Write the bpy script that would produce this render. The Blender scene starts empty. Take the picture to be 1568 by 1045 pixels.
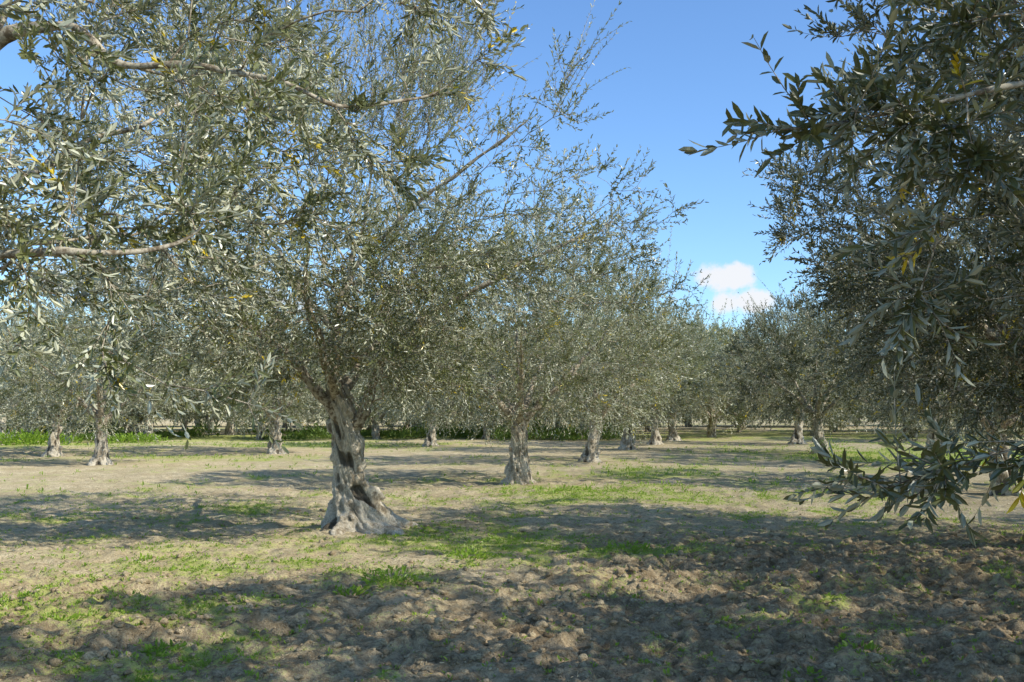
import bpy, math, numpy as np
from mathutils import Vector
sc = bpy.context.scene

# ------------------------------------------------------------------ helpers
def sm(a, b, x):
    t = np.clip((x - a) / (b - a), 0, 1)
    return t * t * (3 - 2 * t)

def _h(ix, iy, iz, seed):
    h = (ix.astype(np.int64) * 374761393 + iy.astype(np.int64) * 668265263 + iz.astype(np.int64) * 2147483647 * 3 + seed * 974711) & 0xFFFFFFFF
    h = ((h ^ (h >> 13)) * 1274126177) & 0xFFFFFFFF
    h = ((h ^ (h >> 16)) * 2246822519) & 0xFFFFFFFF
    h = h ^ (h >> 15)
    return (h & 0xFFFFFF) / float(0xFFFFFF)

def vnoise(p, seed=0):
    p = np.asarray(p, float)
    f = np.floor(p); i = f.astype(np.int64); t = p - f
    t = t * t * (3 - 2 * t)
    x, y, z = i[:, 0], i[:, 1], i[:, 2]
    r = 0
    for dx in (0, 1):
        wx = t[:, 0] if dx else 1 - t[:, 0]
        for dy in (0, 1):
            wy = t[:, 1] if dy else 1 - t[:, 1]
            for dz in (0, 1):
                wz = t[:, 2] if dz else 1 - t[:, 2]
                r = r + wx * wy * wz * _h(x + dx, y + dy, z + dz, seed)
    return r * 2 - 1

def n2(x, y, s, seed=0):
    x = np.asarray(x, float); y = np.asarray(y, float)
    a = 0.6 + seed * 0.7
    u = (x * math.cos(a) - y * math.sin(a)) / s; v = (x * math.sin(a) + y * math.cos(a)) / s
    p = np.stack([u.ravel(), v.ravel()], 1)
    i = np.floor(p[:, :2]).astype(np.int64); t = p[:, :2] - i
    t = t * t * (3 - 2 * t); z = np.full(len(p), seed, np.int64)
    r = 0
    for dx in (0, 1):
        wx = t[:, 0] if dx else 1 - t[:, 0]
        for dy in (0, 1):
            wy = t[:, 1] if dy else 1 - t[:, 1]
            r = r + wx * wy * _h(i[:, 0] + dx, i[:, 1] + dy, z, seed + 11)
    return (r * 2 - 1).reshape(u.shape)

def fbm3(p, oct=4, seed=0):
    r = 0; a = 1; s = 0; q = np.array(p, float)
    for o in range(oct):
        r = r + a * vnoise(q, seed + o); s += a; a *= .5; q = q * 2.03 + 5.1
    return r / s

def norm(v):
    return v / np.maximum(np.linalg.norm(v, axis=-1, keepdims=True), 1e-9)

def make_mesh(name, V, F, mats, mi=None, smooth=None, attrs=None):
    V = np.asarray(V, np.float32); F = np.asarray(F, np.int32)
    me = bpy.data.meshes.new(name)
    n, k = F.shape
    me.vertices.add(len(V)); me.vertices.foreach_set("co", V.ravel())
    me.loops.add(n * k); me.polygons.add(n)
    me.loops.foreach_set("vertex_index", F.ravel())
    me.polygons.foreach_set("loop_start", np.arange(0, n * k, k, dtype=np.int32))
    for m in mats: me.materials.append(m)
    if mi is not None: me.polygons.foreach_set("material_index", np.asarray(mi, np.int32))
    if smooth is None: smooth = np.zeros(n, bool)
    me.update(calc_edges=True)
    me.polygons.foreach_set("use_smooth", np.asarray(smooth, bool))
    if attrs:
        for an, av in attrs.items():
            a = me.attributes.new(an, 'FLOAT', 'POINT')
            a.data.foreach_set("value", np.asarray(av, np.float32))
    me.update()
    return me

def add_obj(name, me, loc=(0, 0, 0), rz=0, s=1, parent=None):
    o = bpy.data.objects.new(name, me)
    sc.collection.objects.link(o)
    o.location = loc; o.rotation_euler = (0, 0, rz)
    o.scale = (s, s, s) if np.isscalar(s) else s
    if parent: o.parent = parent
    return o

# ------------------------------------------------------------------ node helpers
def newmat(name):
    m = bpy.data.materials.new(name); m.use_nodes = True
    nt = m.node_tree; nt.nodes.clear()
    return m, nt, nt.nodes, nt.links
def N(ns, t, **k):
    n = ns.new(t)
    for a, b in k.items(): setattr(n, a, b)
    return n
def mixc(ns, ln, fac, a, b, bt='MIX'):
    m = ns.new('ShaderNodeMix'); m.data_type = 'RGBA'; m.blend_type = bt
    for s, v in ((0, fac), (6, a), (7, b)):
        if hasattr(v, 'links'): ln.new(v, m.inputs[s])
        elif s == 0: m.inputs[0].default_value = v
        else: m.inputs[s].default_value = (*v, 1)
    return m.outputs[2]
def math_(ns, ln, op, a, b=0.0, clamp=False):
    m = ns.new('ShaderNodeMath'); m.operation = op; m.use_clamp = clamp
    for s, v in ((0, a), (1, b)):
        if hasattr(v, 'links'): ln.new(v, m.inputs[s])
        else: m.inputs[s].default_value = v
    return m.outputs[0]
def ramp(ns, ln, f, lo, hi, a=0.0, b=1.0):
    m = ns.new('ShaderNodeMapRange'); m.interpolation_type = 'SMOOTHSTEP'
    ln.new(f, m.inputs[0]); m.inputs[1].default_value = lo; m.inputs[2].default_value = hi
    m.inputs[3].default_value = a; m.inputs[4].default_value = b
    return m.outputs[0]
def noise(ns, ln, vec, sc_, det=4, rough=.6):
    n = ns.new('ShaderNodeTexNoise'); n.inputs['Scale'].default_value = sc_
    n.inputs['Detail'].default_value = det; n.inputs['Roughness'].default_value = rough
    if vec is not None: ln.new(vec, n.inputs['Vector'])
    return n.outputs['Fac']

# ------------------------------------------------------------------ materials
def leaf_mat(name, topA, topB, under, trans, yellow=(0.70, 0.52, 0.03), yth=0.985, gl=.07, tfac=.25):
    m, nt, ns, ln = newmat(name)
    at = N(ns, 'ShaderNodeAttribute', attribute_name='rnd')
    r = at.outputs['Fac']
    geo = N(ns, 'ShaderNodeNewGeometry')
    top = mixc(ns, ln, r, topA, topB)
    und = mixc(ns, ln, r, tuple(c * .65 for c in under), tuple(c * 1.2 for c in under))
    col = mixc(ns, ln, geo.outputs['Backfacing'], top, und)
    isy = math_(ns, ln, 'GREATER_THAN', r, yth)
    col = mixc(ns, ln, isy, col, yellow)
    p = N(ns, 'ShaderNodeBsdfDiffuse'); ln.new(col, p.inputs['Color'])
    g = N(ns, 'ShaderNodeBsdfGlossy'); g.inputs['Roughness'].default_value = .34
    mg = N(ns, 'ShaderNodeMixShader'); mg.inputs[0].default_value = gl
    ln.new(p.outputs[0], mg.inputs[1]); ln.new(g.outputs[0], mg.inputs[2])
    t = N(ns, 'ShaderNodeBsdfTranslucent')
    tc = mixc(ns, ln, isy, trans, yellow); ln.new(tc, t.inputs['Color'])
    mx = N(ns, 'ShaderNodeMixShader'); mx.inputs[0].default_value = tfac
    ln.new(mg.outputs[0], mx.inputs[1]); ln.new(t.outputs[0], mx.inputs[2])
    o = N(ns, 'ShaderNodeOutputMaterial'); ln.new(mx.outputs[0], o.inputs[0])
    return m
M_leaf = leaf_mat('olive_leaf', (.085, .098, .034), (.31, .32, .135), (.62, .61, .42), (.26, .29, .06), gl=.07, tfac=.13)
M_leaf_shaded = leaf_mat('olive_leaf_shaded', (.050, .060, .020), (.15, .155, .060), (.38, .375, .25), (.18, .20, .04), gl=.07, tfac=.13)  # darkened leaf copy: backlit shade of the right-hand trees put into the colour
M_weed = leaf_mat('weed_leaf', (.20, .32, .03), (.40, .50, .07), (.26, .40, .06), (.36, .52, .05), yth=2, gl=.03, tfac=.35)
M_under = leaf_mat('undergrowth_leaf', (.09, .15, .025), (.22, .29, .06), (.16, .24, .05), (.22, .32, .05), yth=2, gl=.03, tfac=.3)
M_litter = leaf_mat('dry_leaf', (.20, .15, .08), (.55, .46, .29), (.56, .48, .34), (.2, .15, .06), yth=.97, yellow=(.45, .33, .06), gl=.03, tfac=.08)

def bark_mat(name, dark, light, patch, amt):
    m, nt, ns, ln = newmat(name)
    tc = N(ns, 'ShaderNodeTexCoord')
    mp = N(ns, 'ShaderNodeMapping'); ln.new(tc.outputs['Object'], mp.inputs[0]); mp.inputs['Scale'].default_value = (1, 1, .4)
    n1 = noise(ns, ln, mp.outputs[0], 12, 5, .7)
    n2_ = noise(ns, ln, tc.outputs['Object'], 4.2, 4, .65)
    n3 = noise(ns, ln, mp.outputs[0], 60, 3, .7)
    cav = N(ns, 'ShaderNodeAttribute', attribute_name='rnd').outputs['Fac']
    c = mixc(ns, ln, ramp(ns, ln, n1, .36, .60), dark, light)
    c = mixc(ns, ln, ramp(ns, ln, n2_, .45, .55, 0, amt), c, patch)
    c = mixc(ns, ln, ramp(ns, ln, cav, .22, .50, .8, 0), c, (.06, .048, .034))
    c = mixc(ns, ln, ramp(ns, ln, n3, .35, .6, .45, 0), c, (.15, .12, .08))
    p = N(ns, 'ShaderNodeBsdfDiffuse'); ln.new(c, p.inputs['Color']); p.inputs['Roughness'].default_value = .6
    b = N(ns, 'ShaderNodeBump'); b.inputs['Strength'].default_value = 1; b.inputs['Distance'].default_value = .03
    h = math_(ns, ln, 'ADD', n1, math_(ns, ln, 'MULTIPLY', n3, .5))
    ln.new(h, b.inputs['Height']); ln.new(b.outputs[0], p.inputs['Normal'])
    o = N(ns, 'ShaderNodeOutputMaterial'); ln.new(p.outputs[0], o.inputs[0])
    return m
M_bark = bark_mat('olive_bark', (.28, .225, .15), (.60, .52, .39), (.78, .70, .55), .8)
m, nt, ns, ln = newmat('olive_twig')
tc = N(ns, 'ShaderNodeTexCoord')
c = mixc(ns, ln, ramp(ns, ln, noise(ns, ln, tc.outputs['Object'], 22, 3, .75), .38, .60), (.17, .13, .085), (.52, .45, .33))
p = N(ns, 'ShaderNodeBsdfDiffuse'); ln.new(c, p.inputs['Color'])
o = N(ns, 'ShaderNodeOutputMaterial'); ln.new(p.outputs[0], o.inputs[0])
M_twig = m

# ------------------------------------------------------------------ ground functions
GP = [(-.65, 11.8, 1.7, .9, .60), (1.1, 11.0, 1.1, .6, .70), (-2.7, 10., 1.0, .8, .35), (-3.2, 7.8, 1.1, .9, .35), (-7.1, 15, 1.8, 1.2, .35),
      (2.0, 18.5, 3.4, 2.2, .45), (-2.2, 6.5, .8, .6, .3), (-1.0, 8.7, .6, .5, .4), (-.4, 10.4, .6, .4, .4), (3.5, 24, 3, 3, .4),
      (16, 34, 6, 7, .9), (9.5, 40, 2, 5, .3), (-22, 45, 7, 6, .6), (-8, 45, 7, 3, .6), (-3.6, 16, 1.2, 1, .35), (-10, 33, 5, 2, .4), (-9, 58, 30, 5, .6), (14, 62, 9, 8, .5)]
def green(x, y):
    g = 0
    w = n2(x, y, .9, 3) * .6
    for (a, b, rx, ry, s) in GP:
        d = ((x - a) / rx) ** 2 + ((y - b) / ry) ** 2
        g = np.maximum(g, s * np.exp(-d * (1 + w)))
    nz = n2(x, y, 1.7, 5) * .25 + n2(x, y, .6, 6) * .35 + n2(x, y, .22, 7) * .45
    far = sm(26, 60, y)
    return np.clip(g + nz * .65 + .25 + far * (.08 + .3 * n2(x, y, 9, 30)), 0, 1)
def tilled(x, y):
    n = n2(x, y, 2.2, 9) * 1.2
    return np.clip(sm(-1.2, 2.0, x + n) * sm(14.5, 10.5, y + n * .6) + .75 * sm(10.5, 7, y + n), 0, 1)
def H(x, y):
    d = np.hypot(x, y)
    h = n2(x, y, 6, 20) * .08 * sm(3, 12, d) + n2(x, y, 2.1, 21) * .05
    T = tilled(x, y)
    near = 1 - sm(18, 40, y)
    r1 = 1 - np.abs(n2(x, y, .34, 22)); r2 = 1 - np.abs(n2(x, y, .17, 23))
    b = .45 + .55 * n2(x, y, 1.1, 27)
    h = h + near * (T * ((r1 - .5) * .15 * b + (r2 - .5) * .095 * (.4 + .6 * b) + n2(x, y, .07, 24) * .032) + n2(x, y, .45, 26) * .036 + n2(x, y, .2, 28) * .022 + n2(x, y, .10, 25) * .014)
    return h

def axis(lo, hi, step, far_lo, far_hi, g):
    c = list(np.arange(lo, hi, step)); s = step; v = c[-1]
    while v < far_hi: s *= g; v += s; c.append(v)
    s = step; v = lo; b = []
    while v > far_lo: s *= g; v -= s; b.append(v)
    return np.array(b[::-1] + c)
ax = axis(-4.6, 4.6, .024, -700, 700, 1.032)
ay = axis(5.4, 12.0, .024, -60, 1200, 1.020)
GX, GY = np.meshgrid(ax, ay)
GZ = H(GX, GY)
nx, ny = len(ax), len(ay)
V = np.stack([GX.ravel(), GY.ravel(), GZ.ravel()], 1)
I = np.arange(nx * ny).reshape(ny, nx)
F = np.stack([I[:-1, :-1], I[:-1, 1:], I[1:, 1:], I[1:, :-1]], -1).reshape(-1, 4)

m, nt, ns, ln = newmat('soil')
tc = N(ns, 'ShaderNodeTexCoord').outputs['Object']
g = N(ns, 'ShaderNodeAttribute', attribute_name='green').outputs['Fac']
t = N(ns, 'ShaderNodeAttribute', attribute_name='tilled').outputs['Fac']
na = noise(ns, ln, tc, 1.3, 4, .65); nb = noise(ns, ln, tc, 7, 4, .7); nc = noise(ns, ln, tc, 34, 3, .7); nd = noise(ns, ln, tc, 130, 2, .7)
c = mixc(ns, ln, ramp(ns, ln, na, .35, .65), (.56, .45, .27), (.72, .60, .38))
c = mixc(ns, ln, ramp(ns, ln, nb, .35, .60, .6, 0), c, (.39, .30, .17))
ct = mixc(ns, ln, ramp(ns, ln, nb, .35, .62), (.22, .155, .085), (.50, .38, .23))
c = mixc(ns, ln, math_(ns, ln, 'MULTIPLY', t, .9), c, ct)
c = mixc(ns, ln, ramp(ns, ln, nc, .36, .54, .6, 0), c, (.20, .15, .08))
c = mixc(ns, ln, ramp(ns, ln, nd, .60, .72, 0, .5), c, (.78, .69, .51))
gn = math_(ns, ln, 'ADD', g, math_(ns, ln, 'MULTIPLY', math_(ns, ln, 'SUBTRACT', nc, .5), 1.6))
gn = math_(ns, ln, 'ADD', gn, math_(ns, ln, 'MULTIPLY', math_(ns, ln, 'SUBTRACT', nb, .5), 1.1))
gc = mixc(ns, ln, nd, (.28, .33, .05), (.54, .58, .17))
c = mixc(ns, ln, ramp(ns, ln, gn, .32, .85, 0, .8), c, gc)
p = N(ns, 'ShaderNodeBsdfDiffuse'); ln.new(c, p.inputs['Color']); p.inputs['Roughness'].default_value = .6
b = N(ns, 'ShaderNodeBump'); b.inputs['Strength'].default_value = 1; b.inputs['Distance'].default_value = .038
hh = math_(ns, ln, 'ADD', nb, math_(ns, ln, 'ADD', math_(ns, ln, 'MULTIPLY', nc, .7), math_(ns, ln, 'MULTIPLY', nd, .3)))
ln.new(hh, b.inputs['Height']); ln.new(b.outputs[0], p.inputs['Normal'])
o = N(ns, 'ShaderNodeOutputMaterial'); ln.new(p.outputs[0], o.inputs[0])
M_soil = m
me = make_mesh('ground', V, F, [M_soil], smooth=np.ones(len(F), bool),
               attrs={'green': green(GX, GY).ravel(), 'tilled': tilled(GX, GY).ravel()})
add_obj('ground', me)

# ------------------------------------------------------------------ leaves
def leaf_geo(P, D, Nn, L, W, rnd, fold=.16, wpos=(.3, .72)):
    D = norm(D); S = norm(np.cross(D, Nn)); Nn = np.cross(S, D)
    L = L[:, None]; W = W[:, None]
    v = np.empty((len(P), 6, 3))
    up = Nn * W * fold
    v[:, 0] = P
    v[:, 1] = P + D * L * wpos[0] + S * W * .46 + up
    v[:, 2] = P + D * L * wpos[1] + S * W * .42 + up - Nn * L * .02
    v[:, 3] = P + D * L - Nn * L * .06
    v[:, 4] = P + D * L * wpos[1] - S * W * .42 + up - Nn * L * .02
    v[:, 5] = P + D * L * wpos[0] - S * W * .46 + up
    b = np.arange(len(P))[:, None] * 6
    f = np.concatenate([b + [0, 1, 2, 3], b + [0, 3, 4, 5]], 0)
    return v.reshape(-1, 3), f, np.repeat(rnd, 6)

def twigs(rng, P0, D0, Ln, droop, pairs, leafL, leafW, keep=.88, r=.0016, jit=.35):
    T = len(P0); K = 5
    bend = rng.normal(0, .16, (T, 3)); bend[:, 2] -= droop
    s = np.linspace(0, 1, K)[None, :, None]
    pos = lambda s: P0[:, None] + (D0[:, None] * s + bend[:, None] * s * s) * Ln[:, None, None]
    tan = lambda s: norm(D0[:, None] + 2 * bend[:, None] * s)
    C = pos(s); Tn = tan(s)
    ref = np.where(np.abs(D0[:, 2:3]) > .8, np.array([[1., 0, 0]]), np.array([[0, 0, 1.]]))[:, None]
    U = norm(np.cross(Tn, ref)); W_ = np.cross(Tn, U)
    rr = (r * (1.4 - 1.0 * s))[..., None]
    an = np.arange(3) * 2 * math.pi / 3
    ring = C[:, :, None] + rr * (U[:, :, None] * np.cos(an)[:, None] + W_[:, :, None] * np.sin(an)[:, None])
    wv = ring.reshape(-1, 3)
    base = (np.arange(T) * K * 3)[:, None, None, None]
    k = (np.arange(K - 1) * 3)[None, :, None, None]; a = np.arange(3)[None, None, :, None]
    q = np.concatenate([base + k + a, base + k + (a + 1) % 3, base + k + 3 + (a + 1) % 3, base + k + 3 + a], -1)
    wf = q.reshape(-1, 4)
    sj = np.linspace(.12, 1.0, pairs)[None, :, None] + rng.uniform(-.02, .02, (T, pairs, 1))
    C = pos(sj); Tn = tan(sj)
    U = norm(np.cross(Tn, ref)); W_ = np.cross(Tn, U)
    ph = rng.uniform(0, 6.28, (T, 1)) + np.arange(pairs)[None] * math.pi / 2 + rng.normal(0, .3, (T, pairs))
    u = U * np.cos(ph)[..., None] + W_ * np.sin(ph)[..., None]
    yel = rng.random(T) < .03
    clump = np.clip(.5 + .55 * vnoise(P0 * 1.5, 88), 0, 1)[:, None]
    tw_r = rng.random((T, 1))
    outP, outD, outN, outR = [], [], [], []
    for sg in (1, -1):
        a = rng.normal(.82, .25, (T, pairs, 1)) * (1.12 - .55 * sj)
        d = Tn * np.cos(a) + sg * u * np.sin(a)
        n = -sg * u * np.cos(a) + Tn * np.sin(a)
        d = d + rng.normal(0, jit * .45, d.shape)
        n = n + rng.normal(0, jit, n.shape)
        rn = (.35 * rng.random((T, pairs)) + .3 * tw_r + .35 * clump) * .97
        rn = np.where(yel[:, None] & (rng.random((T, pairs)) < .5), .999, rn)
        outP.append(C.reshape(-1, 3)); outD.append(d.reshape(-1, 3)); outN.append(n.reshape(-1, 3)); outR.append(rn.ravel())
    P = np.concatenate(outP); D = np.concatenate(outD); Nn = np.concatenate(outN); RR = np.concatenate(outR)
    kp = rng.random(len(P)) < keep
    P, D, Nn, RR = P[kp], D[kp], Nn[kp], RR[kp]
    n = len(P)
    LL = leafL * rng.uniform(.6, 1.2, n); WW = leafW * rng.uniform(.75, 1.2, n)
    lv, lf, lr = leaf_geo(P, D, Nn, LL, WW, RR)
    return wv, wf, lv, lf, lr

# ------------------------------------------------------------------ skeleton
class Skel:
    def __init__(s, cap=90000):
        s.p = np.zeros((cap, 3)); s.t = np.zeros((cap, 3)); s.par = np.full(cap, -1, np.int64)
        s.pl = np.zeros(cap); s.r0 = np.zeros(cap); s.n = 0; s.tip = np.zeros(cap, bool)
    def add(s, p, par, r0=0):
        i = s.n; s.p[i] = p; s.par[i] = par; s.r0[i] = r0
        if par >= 0:
            d = s.p[i] - s.p[par]; l = np.linalg.norm(d) + 1e-9
            s.t[i] = d / l; s.pl[i] = s.pl[par] + l
        else: s.t[i] = (0, 0, 1)
        s.n += 1; return i
    def poly(s, pts, rad, par, rng, step=.14, wob=.05):
        pts = np.array(pts, float); rad = np.array(rad, float)
        seg = np.linalg.norm(np.diff(pts, axis=0), axis=1); cum = np.r_[0, np.cumsum(seg)]
        n = max(3, int(cum[-1] / step)); q = np.linspace(0, cum[-1], n + 1)
        P = np.stack([np.interp(q, cum, pts[:, k]) for k in range(3)], 1)
        for _ in range(3): P[1:-1] = (P[:-2] + 2 * P[1:-1] + P[2:]) / 4
        w = np.stack([vnoise(np.stack([q * 2.6, q * 0 + k * 7.3, q * 0 + rng.random() * 99], 1), 3) for k in range(3)], 1)
        P = P + w * wob * np.linspace(0, 2, n + 1)[:, None].clip(0, 1.2)
        R = np.interp(q, cum, rad); last = par
        for j in range(0 if par < 0 else 1, n + 1): last = s.add(P[j], last, R[j])
        return last
    def grow(s, T, rng, center, step=.15):
        T = T[np.argsort(np.linalg.norm((T - center) * [1, 1, .9], axis=1))]
        for q in T:
            d = q - s.p[:s.n]; L = np.linalg.norm(d, axis=1)
            dt = (d * s.t[:s.n]).sum(1) / np.maximum(L, 1e-6)
            cost = L * (1 + .35 * (dt < .1)) + .16 * s.pl[:s.n] + (L < .12) * 5
            i = int(np.argmin(cost)); l = L[i]
            if l < .1: continue
            p0 = s.p[i].copy(); t0 = s.t[i].copy(); d0 = (q - p0) / l
            n = max(2, int(l / step)); ss = np.linspace(0, 1, n + 1)[1:, None]
            t0 = norm(t0 * .6 + d0 * .5 + rng.normal(0, .25, 3)); t1 = norm(d0 + rng.normal(0, .35, 3) + np.array([0, 0, -.1 if q[2] < center[2] else .15]))
            h00 = 2 * ss ** 3 - 3 * ss ** 2 + 1; h10 = ss ** 3 - 2 * ss ** 2 + ss; h01 = -2 * ss ** 3 + 3 * ss ** 2; h11 = ss ** 3 - ss ** 2
            P = h00 * p0 + h10 * t0 * l + h01 * q + h11 * t1 * l
            P = P + rng.normal(0, .014, P.shape)
            last = i
            for k in range(n): last = s.add(P[k], last)
            s.tip[last] = True
    def radii(s, tip=.0026, ex=2.5):
        n = s.n; acc = np.zeros(n); r = np.zeros(n)
        for i in range(n - 1, -1, -1):
            r[i] = max(tip, acc[i] ** (1 / ex)) if acc[i] > 0 else tip
            if s.par[i] >= 0: acc[s.par[i]] += r[i] ** ex
        r = np.maximum(r, s.r0[:n]); s.r = r; return r
    def tubes(s, rng, lump=.12):
        n = s.n; kids = [[] for _ in range(n)]
        for i in range(n):
            if s.par[i] >= 0: kids[s.par[i]].append(i)
        VV, FF, off = [], [], 0
        starts = [(i, -1) for i in range(n) if s.par[i] < 0]
        while starts:
            i, frm = starts.pop(); ch = [frm] if frm >= 0 else []
            while True:
                ch.append(i); ks = kids[i]
                if not ks: break
                b = max(ks, key=lambda k: s.r[k])
                for k in ks:
                    if k != b: starts.append((k, i))
                i = b
            if len(ch) < 2: continue
            P = s.p[ch]; R = s.r[ch].copy()
            if frm >= 0: R[0] = min(R[0], R[1] * 1.25)
            m = R.max(); sd = 12 if m > .05 else (8 if m > .015 else 4)
            if m > .015:
                qa = np.arange(len(P)); qb = np.linspace(0, len(P) - 1, (len(P) - 1) * 4 + 1)
                P = np.stack([np.interp(qb, qa, P[:, k]) for k in range(3)], 1); R = np.interp(qb, qa, R)
                for _ in range(3): P[1:-1] = (P[:-2] + 2 * P[1:-1] + P[2:]) / 4
            t = np.gradient(P, axis=0); t = norm(t)
            mean = np.abs(norm(P[-1] - P[0])); ref = np.eye(3)[int(np.argmin(mean))]
            u = norm(np.cross(t, ref)); w = np.cross(t, u)
            a = np.arange(sd) * 2 * math.pi / sd
            dirs = u[:, None] * np.cos(a)[:, None] + w[:, None] * np.sin(a)[:, None]
            ring = P[:, None] + dirs * R[:, None, None]
            if m > .015:
                rp = ring.reshape(-1, 3)
                nz = fbm3(rp * 8, 3, 5) * .7 + 1.0 * sm(.45, .8, vnoise(rp * 4.5, 15))
                ring = ring + dirs * R[:, None, None] * nz.reshape(len(P), sd, 1) * .7
            VV.append(ring.reshape(-1, 3))
            k = (np.arange(len(P) - 1) * sd)[:, None, None]; aa = np.arange(sd)[None, :, None]
            FF.append((np.concatenate([k + aa, k + (aa + 1) % sd, k + sd + (aa + 1) % sd, k + sd + aa], -1)).reshape(-1, 4) + off)
            off += len(P) * sd
        return np.concatenate(VV), np.concatenate(FF)

def trunk_mesh(pts, rad, flare, seed, rings=110, segs=84, lob=.22, fdec=.22):
    pts = np.array(pts, float); rad = np.array(rad, float)
    z = np.linspace(0, 1, rings) ** 1.15
    seg = np.linalg.norm(np.diff(pts, axis=0), axis=1); cum = np.r_[0, np.cumsum(seg)]
    q = z * cum[-1]
    P = np.stack([np.interp(q, cum, pts[:, k]) for k in range(3)], 1)
    R = np.interp(q, cum, rad)
    for _ in range(9): P[1:-1] = (P[:-2] + 2 * P[1:-1] + P[2:]) / 4; R[1:-1] = (R[:-2] + 2 * R[1:-1] + R[2:]) / 4
    a = np.linspace(0, 2 * math.pi, segs, endpoint=False)[None]
    tw = a + q[:, None] * 1.1
    c, s_ = np.cos(tw), np.sin(tw); hz = q[:, None] + 0 * a
    base = np.stack([c * 1.5, s_ * 1.5, hz * .7], -1).reshape(-1, 3)
    lobes = vnoise(base + seed * 3.1, seed).reshape(rings, segs)
    rid = (1 - np.abs(fbm3(base * [2.0, 2.0, 1.9] + seed, 3, seed + 4))).reshape(rings, segs)
    fine = fbm3(np.stack([c * 5, s_ * 5, hz * 6], -1).reshape(-1, 3), 4, seed + 9).reshape(rings, segs)
    knot = vnoise(np.stack([c * 1.7, s_ * 1.7, hz * 4.6], -1).reshape(-1, 3), seed + 13).reshape(rings, segs)
    fl = np.exp(-(q / fdec) ** 1.2)[:, None]
    root = fbm3(np.stack([np.cos(a) * 2.6 + 0 * hz, np.sin(a) * 2.6 + 0 * hz, 2.2 * hz + seed], -1).reshape(-1, 3), 3, seed + 2).reshape(rings, segs)
    disp = lob * lobes + .42 * (rid - .75) + .20 * fine + .40 * sm(.20, .6, knot) - .42 * sm(.25, .65, -knot)
    r = R[:, None] * (1 + disp) + flare * fl * (1 + 1.3 * root + .55 * fine)
    V = np.stack([P[:, :1] + r * np.cos(a), P[:, 1:2] + r * np.sin(a), P[:, 2:3] + 0 * r], -1)
    V[:, :, 2] += fine * .04 * sm(0, .2, q)[:, None]
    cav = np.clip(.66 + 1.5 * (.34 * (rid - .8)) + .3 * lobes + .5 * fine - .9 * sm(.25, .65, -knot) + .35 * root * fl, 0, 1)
    I = np.arange(rings * segs).reshape(rings, segs); J = np.roll(I, -1, axis=1)
    F = np.stack([I[:-1], J[:-1], J[1:], I[1:]], -1).reshape(-1, 4)
    V[-1] = V[-1].mean(0) * .6 + V[-1] * .4
    V[-1, :, 2] += .03
    topc = V[-1].mean(0, keepdims=True)
    V2 = np.concatenate([V.reshape(-1, 3), topc]); ci = rings * segs
    cap = np.stack([I[-1][::2], I[-1][1::2], np.roll(I[-1], -2)[::2], np.full(segs // 2, ci)], -1)
    return V2, np.concatenate([F, cap]), np.r_[cav.ravel(), .5]

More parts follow.
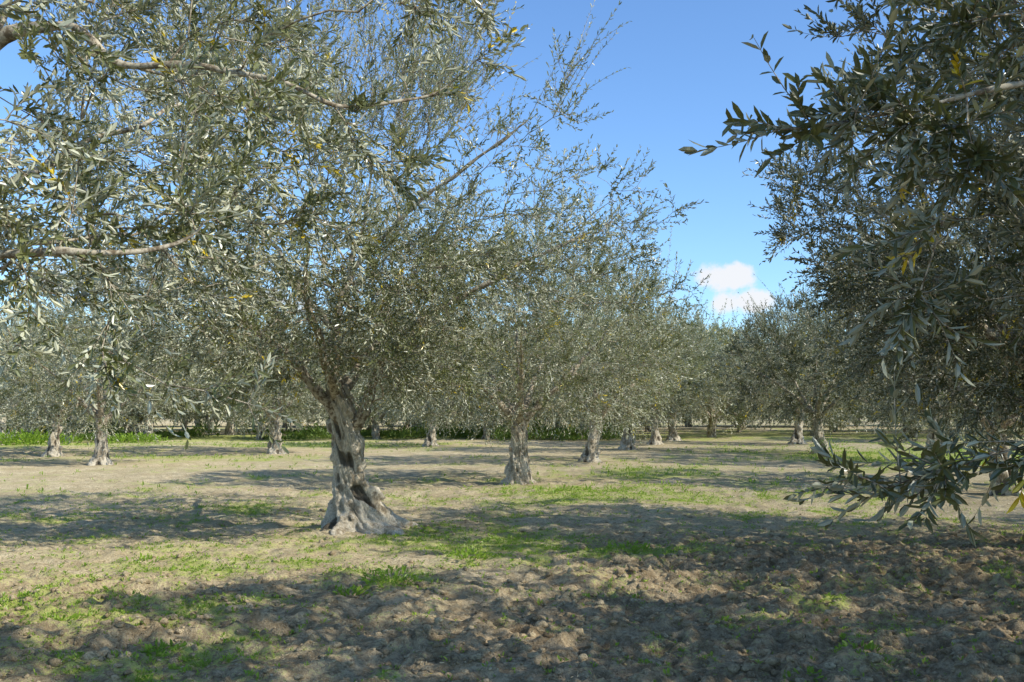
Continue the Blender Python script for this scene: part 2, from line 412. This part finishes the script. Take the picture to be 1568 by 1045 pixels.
def build_tree(name, seed, trunk, trad, flare, limbs, cen, rad, n_t, n_tw, leafL, leafW, pairs=11,
               reject=None, extra=None, shoots=0, shoot_dir=(0, 0), gate=-.15, tw_len=(.2, .42), gscale=.9, shell=.5,
               extra_tw=0, hi_trunk=True, keep=.88, shoot_rej=None, twig_r=.0020, more=None, zmin=1.55, fdec=.22, droopk=.5, lm=None, wob=.05):
    rng = np.random.default_rng(seed)
    cen = np.array(cen, float); rad = np.array(rad, float)
    tv, tf, tcv = trunk_mesh(trunk, trad, flare, seed, *((170, 130) if hi_trunk else (50, 40)), fdec=fdec)
    s = Skel()
    s.add(np.array(trunk[-2], float), -1, trad[-1] * .8)
    for pts, rr in limbs: s.poly(pts, rr, -1, rng, wob=wob)
    def sample(cen, rad, n_t, shell, gate):
        T = []
        while len(T) < n_t:
            d = norm(rng.normal(0, 1, (4000, 3))); u = rng.random((4000, 1)); inner = rng.random((4000, 1)) < (.12 if shell > 0 else -1)
            rr = np.where(inner, shell * np.cbrt(u), np.cbrt(shell ** 3 + (1 - shell ** 3) * u))
            p = cen + d * rr * rad
            bump = 1 + .22 * vnoise(norm(p - cen) * 2.2 + seed, seed + 1)
            p = cen + (p - cen) * bump[:, None]
            ok = vnoise(p / gscale + seed, seed + 7) > gate
            ok &= p[:, 2] > zmin
            if reject is not None: ok &= ~reject(p)
            T += list(p[ok])
        return T[:n_t]
    T = sample(cen, rad, n_t, shell, gate)
    if more:
        for (c2, r2, k2) in more: T += sample(np.array(c2, float), np.array(r2, float), k2, .0, gate - .1)
    T = np.array(T)
    s.grow(T, rng, np.array(trunk[-1], float))
    if extra is not None:
        s.grow(np.array(extra, float), rng, np.array(trunk[-1], float))
    s.radii()
    wv, wf = s.tubes(rng)
    n = s.n; w = (s.r < .0085) & (s.pl[:n] > .5)
    w = w.astype(float) + 1.5 * s.tip[:n]
    idx = rng.choice(n, n_tw, p=w / w.sum())
    if extra is not None and extra_tw:
        E = np.array(extra, float); dd = np.min(np.linalg.norm(s.p[:n, None] - E[None], axis=2), axis=1)
        ne = np.where((dd < .3))[0]; idx = np.r_[idx, rng.choice(ne, extra_tw)]
    P0 = s.p[idx]; tn = s.t[idx]; out = norm(P0 - cen)
    hrel = (P0[:, 2] - cen[2]) / rad[2]
    D0 = tn * .5 + rng.normal(0, .5, P0.shape) + out * .3
    D0[:, 2] += .22 * hrel + .25
    D0 = norm(D0)
    Ln = rng.uniform(*tw_len, len(P0))
    dr = np.clip(.12 - .3 * hrel, -.1, .6) * droopk
    parts = [twigs(rng, P0, D0, Ln, dr, pairs, leafL, leafW, keep=keep, r=twig_r)]
    if shoots:
        top = np.where((s.p[:n, 2] > cen[2] + .35 * rad[2]) & (s.r < .02))[0]
        pp = s.p[top]
        if shoot_rej is not None: top = top[~shoot_rej(pp)]
        ix = rng.choice(top, shoots); P = s.p[ix]
        o = norm(P - cen) * .45; D = o + rng.normal(0, .16, P.shape); D[:, 2] = rng.uniform(.7, 1.1, len(P))
        D[:, 0] += shoot_dir[0]; D[:, 1] += shoot_dir[1]; D = norm(D)
        parts.append(twigs(rng, P, D, rng.uniform(.5, 1.45, len(P)), np.zeros(len(P)), int(pairs * 2.1), leafL * .9, leafW * .9, keep=.8, r=.0035))
    V, Fc, mi, rn, smo = [tv, wv], [tf, wf + len(tv)], [np.zeros(len(tf)), np.ones(len(wf))], [tcv, np.full(len(wv), .7)], [np.ones(len(tf)), np.ones(len(wf))]
    off = len(tv) + len(wv)
    for (xv, xf, lv, lf, lr) in parts:
        V.append(xv); Fc.append(xf + off); off += len(xv); mi.append(np.ones(len(xf))); rn.append(np.full(len(xv), .7)); smo.append(np.ones(len(xf)))
        V.append(lv); Fc.append(lf + off); off += len(lv); mi.append(np.full(len(lf), 2)); rn.append(lr); smo.append(np.zeros(len(lf)))
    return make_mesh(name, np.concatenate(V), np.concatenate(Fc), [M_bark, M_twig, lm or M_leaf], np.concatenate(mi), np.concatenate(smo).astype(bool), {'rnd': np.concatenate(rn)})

def gz(x, y): return float(H(np.array([x]), np.array([y]))[0])

# ---- main tree (13 m)
main = build_tree('olive_tree', 4,
    [(.05, 0, -.15), (.03, 0, .12), (-.13, 0, .55), (-.19, 0, 1.1), (-.25, 0, 1.5), (-.36, 0, 1.9)], [.34, .27, .19, .17, .165, .12], .38,
    [([(-.2, 0, 1.35), (-.5, -.05, 1.7), (-.85, -.1, 2.15), (-1.5, -.1, 2.7), (-2.3, .1, 3.3), (-3.1, .2, 3.7)], [.10, .075, .06, .045, .03, .012]),
     ([(-.33, 0, 1.8), (-.42, .05, 2.3), (-.38, .1, 2.9), (-.1, .2, 3.8), (.1, .3, 5.0)], [.11, .08, .055, .035, .012]),
     ([(-.22, 0, 1.15), (.1, -.1, 1.6), (.22, -.1, 2.2), (.9, -.2, 2.8), (1.9, -.3, 3.35), (3.0, -.3, 3.9)], [.09, .07, .06, .04, .03, .012]),
     ([(-.3, 0, 1.7), (-.4, -.6, 2.2), (-.5, -1.3, 2.9), (-.3, -2.4, 3.4)], [.08, .055, .035, .012]),
     ([(-.3, 0, 1.7), (-.1, .7, 2.3), (.3, 1.6, 3.0), (.6, 2.5, 3.5)], [.08, .055, .035, .012]),
     ([(-.38, .05, 2.6), (-1.0, .4, 3.3), (-1.6, .8, 4.2), (-1.9, 1.0, 5.0)], [.05, .035, .025, .01]),
     ([(-.2, .15, 3.4), (.6, -.2, 4.2), (1.5, -.4, 4.8), (2.2, -.5, 5.3)], [.035, .03, .02, .01])],
    (0.0, 0, 4.0), (4.2, 3.6, 2.9), 1900, 8000, .062, .0170, pairs=9,
    reject=lambda p: ((p[:, 2] < 2.9) & (p[:, 0] > 1.6)) | ((p[:, 2] < 1.95) & (p[:, 0] < -2.2)) | ((p[:, 2] < 2.05) & (np.abs(p[:, 0] + .25) < .45)) | (p[:, 2] > 6.3 - (p[:, 0] - 1.4) * .95),
    shoots=620, shoot_dir=(.12, 0), gate=-.10, more=[((-.2, -1.0, 2.75), (2.6, 1.8, 1.05), 560), ((.9, 0, 2.2), (.7, 1, .6), 60)], zmin=1.7, fdec=.30)
add_obj('olive_tree', main, (-1.98, 13.2, gz(-1.98, 13.2)))

# ---- near left tree
nl = build_tree('olive_tree', 12,
    [(0, 0, -.15), (0, 0, .2), (.1, 0, .8), (.05, 0, 1.4), (.1, 0, 1.7)], [.33, .27, .22, .2, .14], .22,
    [([(.05, 0, 1.3), (.6, -.3, 1.8), (1.3, -.6, 2.3), (2.0, -.7, 2.20), (2.5, -.6, 2.12), (2.8, -.5, 2.35)], [.1, .07, .040, .022, .011, .005]),
     ([(.1, 0, 1.6), (.7, .1, 2.5), (1.5, 0, 3.4), (2.3, -.1, 3.38), (3.1, 0, 3.15), (3.7, .2, 3.3)], [.1, .07, .036, .020, .012, .006]),
     ([(.1, 0, 1.6), (-.5, -.4, 2.4), (-1.3, -.9, 3.3)], [.1, .06, .03]),
     ([(.1, 0, 1.6), (.5, 1.0, 2.5), (1.0, 2.0, 3.3), (1.6, 2.8, 4.0)], [.1, .05, .025, .01]),
     ([(.1, 0, 1.6), (0, .1, 3), (.6, .2, 4.2), (1.2, .2, 5.2)], [.1, .05, .025, .01])],
    (.4, .3, 4.0), (3.6, 3.3, 2.2), 1400, 6600, .060, .0170, pairs=9, gate=-.14, gscale=.75,
    reject=lambda p: (p[:, 2] < 2.3) | ((p[:, 0] > 2.6) & (p[:, 2] < 2.6)) | (vnoise(p * .9, 91) < -.55),
    extra=[(1.9, -.4, 1.85), (2.5, -.8, 1.75), (3.0, -.5, 1.6), (2.1, -.7, 2.0), (2.4, -.6, 1.95), (1.8, -.7, 2.45), (2.2, -.7, 2.5), (2.7, -.5, 2.5), (1.6, -.7, 2.6), (2.0, -.7, 2.35), (3.9, .3, 3.9), (4.1, .5, 4.1), (4.0, .2, 3.4), (3.6, .2, 2.8), (3.9, .4, 4.5), (3.4, .4, 4.7)], extra_tw=150, droopk=.1, tw_len=(.16, .32), wob=.11)
add_obj('olive_tree', nl, (-4.2, 5.0, gz(-4.2, 5)))

# ---- near right tree
nr = build_tree('olive_tree', 23,
    [(0, 0, -.15), (0, 0, .2), (-.1, 0, .8), (-.05, 0, 1.4), (-.1, 0, 1.7)], [.33, .27, .22, .2, .14], .22,
    [([(-.05, 0, 1.4), (-.8, -.1, 2.1), (-1.6, -.2, 2.6), (-2.5, -.3, 2.6), (-3.1, -.45, 2.45), (-3.5, -.6, 2.38)], [.1, .07, .04, .012, .006, .003]),
     ([(-.1, 0, 1.6), (-.7, .6, 2.6), (-1.4, 1.2, 3.4), (-2.0, 1.5, 4.2)], [.1, .05, .025, .01]),
     ([(-.1, 0, 1.6), (.6, -.4, 2.4), (1.3, -.9, 3.3)], [.1, .06, .03]),
     ([(-.1, 0, 1.6), (0, .1, 3), (-.6, .2, 4.2), (-1.2, .2, 5.0)], [.1, .05, .025, .01])],
    (-.2, .4, 3.55), (3.1, 3.1, 2.2), 1500, 7200, .064, .0180, pairs=9, gate=-.16, gscale=.75,
    reject=lambda p: (p[:, 2] < 1.85) | ((p[:, 0] < -2.4) & (p[:, 1] < .3)) | (p[:, 0] < -3.1 + .33 * p[:, 1]),
    extra=[(-3.0, -.4, 1.34), (-3.2, -.35, 1.30), (-2.75, -.3, 1.38), (-3.3, -.6, 2.4), (-3.15, -.5, 2.45), (-3.05, -.5, 2.4), (-2.9, -.5, 2.3), (-2.9, -.5, 2.75), (-2.8, -.5, 2.95), (-3.0, -.4, 1.9)], extra_tw=70, droopk=.05, tw_len=(.15, .30), lm=M_leaf_shaded)
add_obj('olive_tree', nr, (4.3, 3.5, gz(4.3, 3.5)))

# ---- right middle tree (11 m)
rm = build_tree('olive_tree', 31,
    [(0, 0, -.15), (0, 0, .2), (-.1, 0, .8), (-.05, 0, 1.4), (-.1, 0, 1.7)], [.33, .27, .22, .2, .14], .22,
    [([(-.05, 0, 1.4), (-.8, -.1, 2.1), (-1.7, -.2, 2.9), (-2.7, -.3, 3.5)], [.1, .065, .035, .01]),
     ([(-.1, 0, 1.6), (-.7, .6, 2.6), (-1.2, 1.4, 3.4), (-1.6, 1.8, 4.2)], [.1, .05, .03, .01]),
     ([(-.1, 0, 1.6), (-.5, -.9, 2.4), (-1.1, -1.9, 3.3)], [.1, .05, .02]),
     ([(-.1, 0, 1.6), (.6, -.4, 2.4), (1.5, -.6, 3.3)], [.1, .06, .03]),
     ([(-.1, 0, 1.6), (0, .1, 3), (-.3, .2, 4.2), (-.3, .2, 5.0)], [.1, .05, .03, .01])],
    (-.1, 0, 3.4), (3.3, 3.2, 2.35), 1700, 9000, .064, .019, pairs=10, gate=-.4, gscale=.8,
    zmin=1.4, shoots=120, lm=M_leaf_shaded)
add_obj('olive_tree', rm, (6.3, 11.0, gz(6.3, 11)))

# ---- generic variants
def variant(seed, nt, ntw, L, W, pairs, h=0, hi=False, shoots=60, trunk_h=1.35, zmin=1.2, lm=None):
    rng = np.random.default_rng(seed + 500)
    lean = rng.uniform(-.18, .18, 2)
    tp = [(0, 0, -.15), (0, 0, .2), (lean[0] * .4, lean[1] * .4, trunk_h * .5), (lean[0], lean[1], trunk_h * .85), (lean[0] * 1.3, lean[1] * 1.3, trunk_h * 1.1)]
    limbs = []; a0 = rng.uniform(0, 6.28)
    for k in range(5):
        a = a0 + k * 1.257 + rng.normal(0, .2); c, s_ = math.cos(a), math.sin(a); e = rng.uniform(.8, 1.2)
        b = np.array([lean[0] * 1.1, lean[1] * 1.1, trunk_h * .9])
        limbs.append(([b, b + [c * .4, s_ * .4, .45], b + [c * 1.1, s_ * 1.1, 1.1], b + [c * 2.1 * e, s_ * 2.1 * e, 1.9]], [.09, .07, .045, .015]))
    limbs.append(([[lean[0], lean[1], trunk_h], [0.1, 0, 2.4], [0, .1, 3.6]], [.09, .05, .015]))
    return build_tree('olive_tree', seed, tp, [.26, .20, .16, .165, .13], .20, limbs, (0, 0, 2.95 + h * .5), (3.4, 3.4, 1.95 + h * .5), nt, ntw, L, W, pairs=pairs,
                      shoots=shoots, gate=-.4, gscale=.8, hi_trunk=hi, zmin=zmin, tw_len=(.22, .5), twig_r=.0028, lm=lm)
v21 = variant(41, 1300, 5400, .070, .019, 10, h=.3, hi=True, zmin=1.3)
va = variant(51, 800, 3100, .095, .027, 9, h=.6, zmin=1.0)
vb = variant(52, 800, 3100, .095, .027, 9, h=.3, zmin=1.0)
vc = variant(53, 800, 3100, .095, .027, 9, h=1.0, zmin=1.0)
vr = variant(56, 800, 3400, .090, .028, 9, h=.8, zmin=1.0, lm=M_leaf_shaded)
vd = variant(54, 650, 2300, .13, .045, 7, h=1.2, zmin=.25)
ve = variant(55, 650, 2300, .13, .045, 7, h=.9, zmin=.25)
add_obj('olive_tree', v21, (.15, 21.2, gz(.15, 21.2)), 1.9)
for me_, x, y, rz, s in [(va, 2.35, 30, .4, 1.0), (vb, 4.4, 38, 2.1, 1.0), (vc, 6.6, 46, 3.3, 1.0), (va, 8.7, 54, 5.0, 1.05), (vr, 10.0, 20.3, 4.2, 1.0), (vr, 12.6, 30, 1.2, 1.1),
                   (vr, 11.2, 36.4, 2.7, 1.0), (va, 13.4, 47, 0.8, 1.1), (vc, -11.7, 28.5, 4.4, .95), (va, -8.6, 36.5, 2.9, 1.0), (vb, -19.6, 54, .3, 1.1), (vc, -24, 47, 1.3, 1.0),
                   (vb, -16.5, 36, 3.9, 1.0), (va, -3.6, 44, 1.1, 1.0), (v21, 14.6, 11.5, 1.4, 1.0), (vr, 8.8, 4.3, 2.2, 1.0)]:  # last tree is out of view, added to shade the right foreground
    add_obj('olive_tree', me_, (x, y, gz(x, y) if y < 40 else 0), rz, s)
grove = bpy.data.objects.new('distant_olive_grove', None); sc.collection.objects.link(grove)
rng = np.random.default_rng(77); k = 0
for r in range(-14, 16):
    for j in range(0, 5):
        x = r * 6.0 + j * 2.15 + rng.normal(0, .5) - 2; y = 54 - r * .8 + j * 7.0 + rng.normal(0, .6)
        if y < 50 or y > 84 or abs(x) > y * .62 + 4: continue
        if 5 < x < 17 and y < 56: continue
        if x < -30 and y > 62: continue
        add_obj('tree_%d' % k, (vd, ve)[k % 2], (x, y, -.45), rng.uniform(0, 6.28), rng.uniform(.95, 1.25), parent=grove); k += 1
for i in range(38):
    x = -78 + i * 4.3 + rng.normal(0, .7); y = 96 + rng.normal(0, 2.0)
    add_obj('tree_%d' % k, (vd, ve)[k % 2], (x, y, -1.1), rng.uniform(0, 6.28), rng.uniform(1.35, 1.65), parent=grove); k += 1
print('grove', k)

# ------------------------------------------------------------------ weeds / grass
rng = np.random.default_rng(5)
def scatter(n, x0, x1, y0, y1, dens):
    x = rng.uniform(x0, x1, n); y = rng.uniform(y0 ** .5, y1 ** .5, n) ** 2
    k = rng.random(n) < dens(x, y)
    return x[k], y[k]
def plants(x, y, size, nl, el=(.25, 1.1), wr=.42):
    n = len(x); z = H(x, y)
    P = np.repeat(np.stack([x, y, z], 1), nl, 0); S = np.repeat(size, nl)
    a = rng.uniform(0, 6.28, n * nl); e = rng.uniform(*el, n * nl)
    D = np.stack([np.cos(a) * np.cos(e), np.sin(a) * np.cos(e), np.sin(e)], 1)
    Nn = np.stack([-np.cos(a) * np.sin(e), -np.sin(a) * np.sin(e), np.cos(e)], 1) + rng.normal(0, .25, (n * nl, 3))
    P = P + D * (S * rng.uniform(0, .9, n * nl))[:, None] + rng.normal(0, .25, P.shape) * S[:, None] * [1, 1, .1]
    L = S * rng.uniform(.6, 1.3, n * nl)
    return leaf_geo(P, D, Nn, L, L * wr * rng.uniform(.7, 1.3, n * nl), np.repeat(rng.random(n), nl) * .7 + rng.random(n * nl) * .3)
sets = []
dens = lambda x, y: sm(.25, .95, green(x, y)) * .9 + .05
x, y = scatter(100000, -9, 8, 5.2, 20, dens); sets.append(plants(x, y, rng.uniform(.008, .030, len(x)), 6, el=(.3, 1.3)))
x, y = scatter(34000, -20, 22, 18, 50, lambda x, y: sm(.35, .95, green(x, y)) * .8); sets.append(plants(x, y, rng.uniform(.03, .08, len(x)), 6, el=(.5, 1.4), wr=.25))
V, F, R, off = [], [], [], 0
for a, b_, c_ in sets: V.append(a); F.append(b_ + off); R.append(c_); off += len(a)
add_obj('grass', make_mesh('grass', np.concatenate(V), np.concatenate(F), [M_weed], attrs={'rnd': np.concatenate(R)}))
# rough green growth between the far rows
x, y = scatter(30000, -55, 6, 50, 64, lambda x, y: (n2(x, y, 4.5, 71) + .5 * n2(x, y, 1.6, 72) > -.05) * .55)
hgt = .15 + .7 * sm(-.3, .8, n2(x, y, 3, 73))
a_ = plants(x, y, rng.uniform(.12, .24, len(x)), 5, el=(.2, 1.3), wr=.4)
a_[0][:, 2] += np.repeat(rng.random(len(x)) * hgt, 30)
add_obj('undergrowth', make_mesh('undergrowth', a_[0], a_[1], [M_under], attrs={'rnd': a_[2]}))
W = [(-1.04, 8.65, .24, .13, 190), (-1.35, 8.4, .14, .07, 70), (-.44, 10.4, .22, .10, 130), (1.72, 6.0, .12, .06, 70), (2.3, 6.7, .15, .06, 60), (-3.3, 7.4, .2, .06, 80), (-2.3, 6.6, .15, .06, 80), (1.3, 11.2, .25, .08, 110), (-3.9, 10.6, .2, .06, 60), (2.9, 9.5, .15, .06, 50), (-22, 46, 2.0, .7, 900), (-25, 48, 2.0, .6, 700), (-18.5, 49, 1.6, .5, 500), (13.5, 30, .8, .3, 260), (10.3, 19.9, .55, .5, 220), (11.5, 36, .9, .6, 300)]
for (wx, wy, r, hh, n) in W:
    big = 1 if r < .5 else (1.6 if r < 1 else r * 2)
    rr = r * rng.random(n) ** .6; a = rng.uniform(0, 6.28, n); px = rr * np.cos(a); py = rr * np.sin(a)
    P = np.stack([px, py, rng.random(n) * hh * (1 - (rr / r) ** 2 * .7) - .005], 1)
    e = rng.uniform(.2, 1.2, n); D = np.stack([np.cos(a) * np.cos(e), np.sin(a) * np.cos(e), np.sin(e)], 1) + rng.normal(0, .3, (n, 3))
    Nn = np.array([0, 0, 1.]) + rng.normal(0, .5, (n, 3)) - D * .1
    L = rng.uniform(.03, .065, n) * big
    v, f, q = leaf_geo(P, D, Nn, L, L * .42, rng.random(n))
    add_obj('weed_plant', make_mesh('weed_plant', v, f, [M_weed], attrs={'rnd': q * .6}), (wx, wy, gz(wx, wy) if wy < 40 else 0))
# litter
x, y = scatter(34000, -10, 9, 5.2, 24, lambda x, y: .35 + .5 * (n2(x, y, 1.5, 40) > .1))
n = len(x); a = rng.uniform(0, 6.28, n); z = H(x, y) + .006
D = np.stack([np.cos(a), np.sin(a), rng.normal(0, .25, n)], 1); Nn = np.array([0, 0, 1.]) + rng.normal(0, .45, (n, 3))
v, f, q = leaf_geo(np.stack([x, y, z], 1), D, Nn, rng.uniform(.02, .05, n), rng.uniform(.007, .014, n), rng.random(n))
add_obj('leaf_litter', make_mesh('leaf_litter', v, f, [M_litter], attrs={'rnd': q}))
# clods
import bmesh
bm = bmesh.new(); bmesh.ops.create_icosphere(bm, subdivisions=2, radius=1)
bv = np.array([v.co[:] for v in bm.verts]); bf = np.array([[v.index for v in f.verts] for f in bm.faces]); bm.free()
x, y = scatter(50000, -6, 7, 5.2, 16, lambda x, y: tilled(x, y) ** 1.5 * .42 + .03)
n = len(x); sz = .006 + .034 * rng.random(n) ** 3.4; z = H(x, y)
off3 = rng.uniform(0, 50, (n, 1, 3))
q = (bv[None] * 1.3 + off3).reshape(-1, 3); dsp = (1 + .55 * vnoise(q, 60) + .25 * vnoise(q * 2.6, 61)).reshape(n, -1, 1)
sc3 = sz[:, None, None] * rng.uniform(.7, 1.35, (n, 1, 3)) * [1, 1, .7]
vv = bv[None] * dsp * sc3 + np.stack([x, y, z + sz * .1], 1)[:, None]
ff = (bf[None] + (np.arange(n) * len(bv))[:, None, None]).reshape(-1, 3)
vv = vv.reshape(-1, 3)
add_obj('soil_clods', make_mesh('soil_clods', vv, ff, [M_soil], smooth=np.ones(len(ff), bool), attrs={'green': np.zeros(len(vv)), 'tilled': np.repeat(rng.uniform(.3, 1, n), len(bv))}))

# ------------------------------------------------------------------ light
az = math.radians(117); el = math.radians(37)
sd = Vector((math.sin(az) * math.cos(el), math.cos(az) * math.cos(el), math.sin(el)))
L = bpy.data.lights.new('sun', 'SUN'); L.energy = 5.0; L.angle = math.radians(.53); L.color = (1, .965, .87)
lo = bpy.data.objects.new('sun', L); sc.collection.objects.link(lo); lo.rotation_euler = sd.to_track_quat('Z', 'Y').to_euler()
w = bpy.data.worlds.new('World'); sc.world = w; w.use_nodes = True
nt = w.node_tree; ns = nt.nodes; ln = nt.links; ns.clear()
sky = N(ns, 'ShaderNodeTexSky', sky_type='NISHITA'); sky.sun_disc = False; sky.sun_elevation = el; sky.sun_rotation = az
sky.air_density = 1.0; sky.dust_density = .3; sky.ozone_density = 1.5
tcn = N(ns, 'ShaderNodeTexCoord').outputs['Generated']
def dirmask(d, sx, sz_):
    d = Vector(d).normalized()
    vm = N(ns, 'ShaderNodeVectorMath', operation='SUBTRACT'); ln.new(tcn, vm.inputs[0]); vm.inputs[1].default_value = d
    v2 = N(ns, 'ShaderNodeVectorMath', operation='MULTIPLY'); ln.new(vm.outputs[0], v2.inputs[0]); v2.inputs[1].default_value = (1 / sx, 1 / sx, 1 / sz_)
    v3 = N(ns, 'ShaderNodeVectorMath', operation='LENGTH'); ln.new(v2.outputs[0], v3.inputs[0])
    return ramp(ns, ln, v3.outputs['Value'], 0, 1.6, 1, 0)
nz1 = noise(ns, ln, tcn, 38, 8, .62)
tot = None
for d, a, b_, s in [((.214, 1, .136), .040, .020, .92), ((.235, 1, .108), .045, .016, .95), ((.10, 1, .21), .05, .02, .5), ((-.25, 1, .11), .08, .02, .7), ((-.45, 1, .13), .09, .02, .7), ((-.6, .6, .1), .15, .03, .8), ((.8, .5, .12), .2, .04, .8)]:
    mk = math_(ns, ln, 'MULTIPLY', dirmask(d, a, b_), s)
    tot = mk if tot is None else math_(ns, ln, 'MAXIMUM', tot, mk)
cf = ramp(ns, ln, math_(ns, ln, 'ADD', tot, math_(ns, ln, 'MULTIPLY', math_(ns, ln, 'SUBTRACT', nz1, .5), 1.3)), .42, .76, 0, .95)
skc = mixc(ns, ln, 1.0, sky.outputs[0], (1.40, 1.85, 2.35), 'MULTIPLY')
cm = mixc(ns, ln, cf, skc, (9.4, 9.5, 9.8))
bg = N(ns, 'ShaderNodeBackground'); ln.new(cm, bg.inputs[0]); bg.inputs[1].default_value = .098
o = N(ns, 'ShaderNodeOutputWorld'); ln.new(bg.outputs[0], o.inputs[0])

# ------------------------------------------------------------------ camera
cd = bpy.data.cameras.new('camera'); cd.lens = 35; cd.sensor_width = 36; cd.clip_end = 3000; cd.clip_start = .05
co = bpy.data.objects.new('camera', cd); sc.collection.objects.link(co)
co.location = (0, 0, 1.6); co.rotation_euler = (math.radians(90 + 3.96), 0, 0)
sc.camera = co
sc.view_settings.view_transform = 'Standard'; sc.view_settings.look = 'None'; sc.view_settings.exposure = 0
